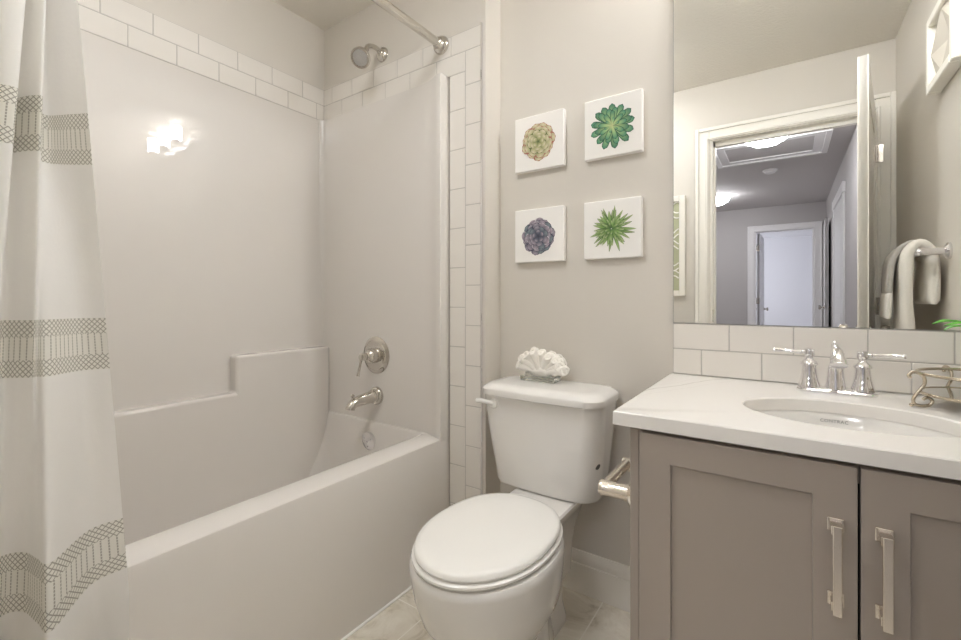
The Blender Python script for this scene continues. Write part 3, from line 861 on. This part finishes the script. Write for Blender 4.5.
# faucet
fa = thing('faucet', 'chrome two-handle faucet with bell-shaped bodies on the countertop behind sink', 'faucet', (.1, 1.42, Z1))
FY = 1.422
b = MB()
def stad(d, z): return [(x, y, z) for x, y in rrect(.1 - .080 + d, .1 + .080 - d, FY - .027 + d, FY + .027 - d, .0265 - d, 8)]
b.loft([stad(0, Z1 + .0004), stad(0, Z1 + .004), stad(.003, Z1 + .0075), stad(.011, Z1 + .0115), stad(.019, Z1 + .0145), stad(.024, Z1 + .015)])
b.build('base_plate', 'chrome', fa)
def hand(x, s):
    b = MB(); b.lathe([(.024, .010), (.0235, .016), (.0195, .028), (.0165, .045), (.0150, .060), (.0150, .066), (.0185, .067), (.0185, .070), (.016, .075), (.010, .080), (.0085, .084), (.0085, .088), (.0112, .089), (.0118, .093), (.0118, .103), (.0112, .106), (.005, .108), (0, .108)], (x, FY, Z1), (0, 0, 1), 28)
    b.build('handle_body', 'chrome', fa)
    b = MB(); z = Z1 + .098
    b.tube([(x + s * .009, FY, z), (x + s * .016, FY, z), (x + s * .018, FY, z), (x + s * .020, FY, z), (x + s * .025, FY, z), (x + s * .055, FY - .001, z + .001), (x + s * .072, FY - .001, z + .001), (x + s * .0735, FY - .001, z + .001), (x + s * .077, FY - .001, z + .001)], [.004, .004, .0062, .0062, .0042, .0050, .0054, .0066, .0064], 14)
    b.build('lever', 'chrome', fa)
hand(.047, -1); hand(.152, 1)
b = MB(); b.lathe([(.022, .010), (.0215, .016), (.0195, .026), (.0175, .045), (.0165, .060), (.0135, .068), (.0115, .073), (.0115, .090), (.0, .094)], (.1, FY, Z1), (0, 0, 1), 28); b.build('spout_body', 'chrome', fa)
b = MB()
pth = catmull([(.1, FY, Z1 + .070), (.1, FY - .004, Z1 + .094), (.1, FY - .024, Z1 + .108), (.1, FY - .052, Z1 + .106), (.1, FY - .078, Z1 + .090), (.1, FY - .086, Z1 + .078)], 6)
n = len(pth)
b.tube(pth, [.0105 + .0075 * max(0, (i / (n - 1) - .5) / .5) for i in range(n)], 18)
b.build('spout', 'chrome', fa)
b = MB(); b.lathe([(.003, .06), (.003, .104), (.006, .106), (.0085, .112), (.0085, .115), (.006, .121), (.003, .1225), (.0045, .125), (0, .129)], (.1, FY + .016, Z1), (0, 0, 1), 16); b.build('drain_rod', 'chrome', fa)

# mirror
mr = thing('wall_mirror', 'large frameless mirror on the wall above the tile backsplash', 'mirror', (.08, YB, .9625))
MZ0, MZ1, MX0, MX1 = .9628, 2.03, -.296, XR - .004
b = MB(); b.box(MX0, MX1, YB - .006, YB - .0005, MZ0, MZ1); b.build('mirror_backing', 'mirrorback', mr, smooth=0)
b = MB(); b.box(MX0 + .0015, MX1 - .0015, YB - .0066, YB - .006, MZ0 + .0015, MZ1 - .0015); b.build('mirror_glass', 'mirror', mr, smooth=0)

# vanity light over the mirror
vl = thing('vanity_light', 'three-shade glowing vanity light mirrored in the glossy tub surround', 'wall lamp', (.08, YB, 2.22))
b = MB(); b.box(-.19, .35, YB - .022, YB - .0005, 2.195, 2.255, .004, 2); b.build('backplate', 'chrome', vl)
for x in (-.125, .08, .285):
    b = MB(); b.tube(catmull([(x, YB - .02, 2.225), (x, YB - .06, 2.215), (x, YB - .085, 2.225), (x, YB - .085, 2.235)], 5), .007, 10)
    b.lathe([(.0, -.012), (.022, -.010), (.026, .0), (.026, .014), (.0, .014)], (x, YB - .085, 2.235), (0, 0, 1), 20); b.build('lamp_arm', 'chrome', vl)
    b = MB(); b.lathe([(.0, .0), (.031, .001), (.034, .006), (.036, .10), (.035, .102), (.032, .102), (.030, .02), (.0, .015)], (x, YB - .085, 2.246), (0, 0, 1), 28)
    b.build('shade', 'glass_em', vl)['label'] = 'lit frosted glass shade'

# round fill dome, added out of view to even out the room light
LX, LYY = -.88, .40
cl_ = thing('ceiling_light', 'added round fill dome, unseen on the bathroom ceiling above the toilet side', 'ceiling lamp', (LX, LYY, ZC))
b = MB(); b.lathe([(0, 0), (.21, 0), (.21, -.02), (0, -.02)], (LX, LYY, ZC - .0005), (0, 0, 1), 36); b.build('base', 'nickel', cl_)
b = MB(); b.lathe([(.2, -.021), (.198, -.035), (.17, -.06), (.10, -.078), (0, -.085)], (LX, LYY, ZC), (0, 0, 1), 36); b.build('dome', 'fill_em', cl_)

# toilet paper holder on the vanity side
tp = thing('toilet_paper_holder', 'polished nickel toilet paper holder fixed to the vanity side panel', 'toilet paper holder', (CX0, 1.02, .608))
for y in (1.012, 1.185):
    b = MB(); b.lathe([(0, 0), (.034, 0), (.034, .006), (.026, .013), (.0185, .018), (.017, .03), (.017, .074), (.0185, .078), (.017, .084), (.010, .088), (0, .089)], (CX0, y, .602), (-1, 0, 0), 26)
    b.build('post', 'satin', tp)
b = MB(); b.tube([(CX0 - .072, 1.016, .606), (CX0 - .072, 1.181, .606)], .0125, 18); b.build('roller', 'satin', tp)

# wire tray with mirror plate
TRX, TRY, TRR = .344, 1.368, .104
ty = thing('wire_tray', 'round champagne wire tray with scroll feet on countertop beside faucet', 'tray', (TRX, TRY, Z1))
def circ(r, z, n=56): return [(TRX + r * math.cos(2 * PI * i / n), TRY + r * math.sin(2 * PI * i / n), z) for i in range(n)]
b = MB(); b.tube(circ(TRR, .8765), .0034, 10, closed=True); b.build('top_rail', 'champagne', ty)
b = MB(); b.tube(circ(TRR - .004, .833), .0034, 10, closed=True); b.build('lower_rail', 'champagne', ty)
b = MB(); b.lathe([(0, -.001), (TRR - .008, -.001), (TRR - .008, .0015), (0, .0015)], (TRX, TRY, .833), (0, 0, 1), 48); b.build('mirror_plate', 'trayglass', ty)['label'] = 'silvery plate'
for a in (197, 287, 17, 107):
    a = math.radians(a)
    d = Vector((math.cos(a), math.sin(a), 0)); o = Vector((TRX, TRY, 0))
    def Q(r, z): return o + d * (TRR + r) + Vector((0, 0, z))
    pts = [Q(.024, .867), Q(.027, .873), Q(.020, .880), Q(.008, .877), Q(.0, .868), Q(.0, .854), Q(.010, .838), Q(.018, .824), Q(.018, .8125), Q(.008, .8075), Q(-.008, .8095), Q(-.014, .819), Q(-.006, .826), Q(.003, .821)]
    b = MB(); b.tube(catmull(pts, 5), .0034, 10); b.ball(Q(.022, .8085), .0044, 2); b.build('scroll_foot', 'champagne', ty)

# small plant at the right end of the counter
pp = thing('potted_plant', 'small plant with bright green leaves in front of mirror corner', 'plant', (.412, 1.425, .8350))
b = MB(); b.lathe([(0, 0), (.026, 0), (.030, .01), (.036, .066), (.034, .07), (.031, .066), (.0, .060)], (.412, 1.425, .8350), (0, 0, 1), 26); b.build('pot', 'pot', pp)
b = MB(); b.lathe([(0, 0), (.030, 0), (.026, .004), (0, .006)], (.412, 1.425, .8945), (0, 0, 1), 18); b.build('soil', 'soil', pp)
def leaf(base, tip, w, droop):
    base, tip = Vector(base), Vector(tip)
    d = tip - base; side = d.cross(Vector((0, 0, 1))).normalized()
    t = bmesh.new(); rows = []
    for i in range(9):
        k = i / 8; p = base + d * k + Vector((0, 0, droop * math.sin(PI * k)))
        ww = w * math.sin(PI * (k ** .8) * .98 + .02) + .0005
        rows.append([t.verts.new(p - side * ww + Vector((0, 0, .15 * ww))), t.verts.new(p - Vector((0, 0, .001))), t.verts.new(p + side * ww + Vector((0, 0, .15 * ww)))])
        rows[-1] += [t.verts.new(v.co - Vector((0, 0, .0012))) for v in rows[-1]]
    for i in range(8):
        A, B = rows[i], rows[i + 1]
        for q in (0, 1): t.faces.new((A[q], A[q + 1], B[q + 1], B[q])); t.faces.new((A[q + 3], B[q + 3], B[q + 4], A[q + 4]))
        t.faces.new((A[0], B[0], B[3], A[3])); t.faces.new((A[2], A[5], B[5], B[2]))
    bmesh.ops.recalc_face_normals(t, faces=t.faces[:])
    return t
stem0 = Vector((.412, 1.425, .896))
for bs_, tp_, w_, dr in (((.352, 1.445, .982), (.298, 1.450, .978), .019, .005), ((.365, 1.425, .970), (.322, 1.43, .962), .016, .006), ((.39, 1.41, .985), (.385, 1.35, .99), .016, .01), ((.43, 1.42, .99), (.447, 1.37, 1.0), .014, .008), ((.41, 1.44, 1.01), (.375, 1.46, 1.045), .013, .006), ((.425, 1.44, 1.0), (.445, 1.46, 1.05), .012, .004)):
    b = MB(); b._merge(leaf(bs_, tp_, w_, dr), 0)
    b.tube(catmull([stem0, stem0.lerp(Vector(bs_), .5) + Vector((0, 0, .02)), Vector(bs_), Vector(bs_).lerp(Vector(tp_), .15)], 4), .0014, 6)
    b.build('leaf', 'leaf', pp, smooth=180)

# ---------------------------------------------------------------- right wall, seen in the mirror
BXc, BZ = .400, 1.205
tbar = thing('towel_bar', 'chrome towel bar with round end flanges on the right wall', 'towel bar', (XR, .52, BZ))
b = MB(); b.tube([(BXc, .20, BZ), (BXc, .835, BZ)], .0095, 16); b.build('bar', 'chrome', tbar)
for y in (.215, .815):
    b = MB(); b.lathe([(0, 0), (.029, 0), (.029, .007), (.022, .012), (.0125, .016), (.0125, .074), (.015, .078), (.012, .086), (0, .088)], (XR, y, BZ), (-1, 0, 0), 26); b.build('post', 'chrome', tbar)

def towel_part(name, m, parent, prof, y0, y1, th, taper=0.0, seed=0, lean=0.0):
    """thick strip of cloth: centre line prof in (x,z), swept along y, rounded section"""
    c = catmull([(x, 0, z) for x, z in prof], 5)
    b = MB(); rings = []
    for i, p in enumerate(c):
        d = (c[min(i + 1, len(c) - 1)] - c[max(i - 1, 0)]).normalized(); nn = Vector((-d.z, 0, d.x))
        s = sum((c[j + 1] - c[j]).length for j in range(i))
        k = i / (len(c) - 1)
        e = .55 if i in (0, len(c) - 1) else 1
        ya, yb = y0 - taper * k, y1 + taper * k * .6
        rg = []
        for q in range(28):
            a = 2 * PI * q / 28
            yy = math.copysign(abs(math.cos(a)) ** .35, math.cos(a)); tt = math.copysign(abs(math.sin(a)) ** .7, math.sin(a))
            y = (ya + yb) / 2 + yy * (yb - ya) / 2 + lean * k
            wv = .006 * noise.noise(Vector((y * 14, s * 6, seed)))
            rg.append((p.x + nn.x * (tt * th / 2 * e + wv), y, p.z + nn.z * (tt * th / 2 * e + wv)))
        rings.append(rg)
    b.loft(rings)
    return b.build(name, m, parent, smooth=60)
tw = thing('hand_towel', 'white hand towel with grey band folded over the chrome towel bar', 'towel', (BXc, .62, BZ))
top = BZ + .022
towel_part('front_fold', 'towel', tw, [(.372, .845), (.370, .95), (.367, 1.08), (.367, 1.17), (.375, 1.215), (.400, top + .013), (.424, 1.214), (.432, 1.18)], .56, .775, .034, seed=1)
towel_part('back_fold', 'towel', tw, [(.432, 1.195), (.432, 1.15), (.430, 1.09), (.428, 1.02)], .60, .775, .040, taper=.05, seed=4)
towel_part('outer_fold', 'towel', tw, [(.326, .962), (.328, 1.02), (.330, 1.062)], .50, .70, .022, seed=7)
towel_part('band', 'towelgrey', tw, [(.330, 1.060), (.332, 1.12), (.340, 1.185), (.360, 1.226), (.388, 1.248), (.412, 1.242)], .50, .70, .022, seed=7)['label'] = 'grey woven band'

pq = thing('wall_plaque', 'square white faceted wall plaque high on the right wall', 'wall plaque', (XR, .86, 1.79))
PY0, PY1, PZ0, PZ1, PX = .70, 1.02, 1.79, 2.06, .424
b = MB(); fw = .03
b.box(PX, XR - .0005, PY0, PY0 + fw, PZ0, PZ1, .003, 1); b.box(PX, XR - .0005, PY1 - fw, PY1, PZ0, PZ1, .003, 1)
b.box(PX, XR - .0005, PY0 + fw, PY1 - fw, PZ0, PZ0 + fw, .003, 1); b.box(PX, XR - .0005, PY0 + fw, PY1 - fw, PZ1 - fw, PZ1, .003, 1)
b.build('frame', 'plaque', pq, smooth=0)
b = MB()
t = bmesh.new()
ya, yb, za, zb, ym, zm = PY0 + fw, PY1 - fw, PZ0 + fw, PZ1 - fw, (PY0 + PY1) / 2, (PZ0 + PZ1) / 2
cr_ = [t.verts.new((.452, y, z)) for y, z in ((ya, za), (yb, za), (yb, zb), (ya, zb))]
md = [t.verts.new((.432, y, z)) for y, z in ((ym, za), (yb, zm), (ym, zb), (ya, zm))]
ce = t.verts.new((.456, ym, zm))
for i in range(4):
    t.faces.new((cr_[i], md[i], md[i - 1])); t.faces.new((md[i], md[(i + 1) % 4], ce))
bk = [t.verts.new((.4635, v.co.y, v.co.z)) for v in cr_]
t.faces.new(bk)
for i in range(4):
    j = (i + 1) % 4
    t.faces.new((cr_[i], md[i], bk[i])); t.faces.new((md[i], cr_[j], bk[j], bk[i]))
bmesh.ops.recalc_face_normals(t, faces=t.faces[:])
b._merge(t, 0); b.build('faceted_inset', 'plaquein', pq, smooth=0)

# framed print on the door wall
fp = thing('framed_print', 'white framed print with white loops on olive beside the door', 'picture', (-.74, YD, 1.056))
FA, FB, FZ0, FZ1 = -.94, -.54, 1.056, 1.706
b = MB(); fw = .036
for a in ((FA, FA + fw, FZ0, FZ1), (FB - fw, FB, FZ0, FZ1), (FA + fw, FB - fw, FZ0, FZ0 + fw), (FA + fw, FB - fw, FZ1 - fw, FZ1)):
    b.box(a[0], a[1], YD + .0005, YD + .024, a[2], a[3], .002, 1)
b.build('frame', 'trim', fp, smooth=0)
b = MB(); b.box(FA + fw, FB - fw, YD + .001, YD + .008, FZ0 + fw, FZ1 - fw)
b.build('print_ground', 'olive', fp, smooth=0)
b = MB()
for row in range(3):
    for q in range(4):
        zc_ = FZ0 + .115 + row * .205 + q * .034
        sg = 1 if q < 2 else -1
        pts = [(FA + fw + .004 + (FB - FA - 2 * fw - .008) * j / 40, YD + .009, zc_ + sg * .018 * math.sin(j / 40 * PI * 5 + row)) for j in range(41)]
        b.tube(pts, .0045, 6)
b.build('loops', 'ribbon', fp)

# ---------------------------------------------------------------- hall ceiling
hx0, hx1, hy0, hy1 = -.576, .30, -2.12, -1.45
ah = thing('attic_hatch', 'white framed attic hatch in the hall ceiling', 'attic hatch', ((hx0 + hx1) / 2, (hy0 + hy1) / 2, ZC))
b = MB(); fw = .11
def hf(mb, w0, w1, t):
    mb.box(hx0 + w0, hx0 + w1, hy0 + w0, hy1 - w0, ZC - t, ZC - .0005, .003, 1); mb.box(hx1 - w1, hx1 - w0, hy0 + w0, hy1 - w0, ZC - t, ZC - .0005, .003, 1)
    mb.box(hx0 + w1, hx1 - w1, hy0 + w0, hy0 + w1, ZC - t, ZC - .0005, .003, 1); mb.box(hx0 + w1, hx1 - w1, hy1 - w1, hy1 - w0, ZC - t, ZC - .0005, .003, 1)
hf(b, 0, .04, .026); hf(b, .04, fw, .016)
b.build('frame', 'halltrim', ah, smooth=0)
b = MB(); b.box(hx0 + fw, hx1 - fw, hy0 + fw, hy1 - fw, ZC - .006, ZC - .0005); b.build('hatch_panel', 'hallceil', ah, smooth=0)
def dome(x, y, r, label):
    t = thing('ceiling_light', label, 'ceiling lamp', (x, y, ZC), 'hall ceiling lights')
    b = MB(); b.lathe([(0, -.0005), (r * .9, -.0005), (r * .93, -.02), (0, -.022)], (x, y, ZC), (0, 0, 1), 32); b.build('base', 'nickel', t)
    b = MB(); b.lathe([(r, -.022), (r * .99, -.035), (r * .85, -.075), (r * .55, -.105), (r * .2, -.118), (0, -.12)], (x, y, ZC), (0, 0, 1), 36); b.build('dome', 'hall_em', t)
dome(-.14, -1.25, .17, 'lit dome light in front of the attic hatch, nearest the bathroom door')
dome(-.79, -3.63, .18, 'lit dome light at the far end of the hall ceiling')
sd = thing('smoke_detector', 'round white smoke detector on hall ceiling beyond the attic hatch', 'smoke detector', (-.147, -2.57, ZC))
b = MB(); b.lathe([(0, -.0005), (.066, -.0005), (.066, -.012), (.058, -.02), (0, -.02)], (-.147, -2.57, ZC), (0, 0, 1), 28); b.build('base', 'halltrim', sd)
b = MB(); b.lathe([(.05, -.02), (.046, -.034), (.03, -.04), (0, -.04)], (-.147, -2.57, ZC), (0, 0, 1), 28); b.build('sensor_cover', 'halltrim', sd)
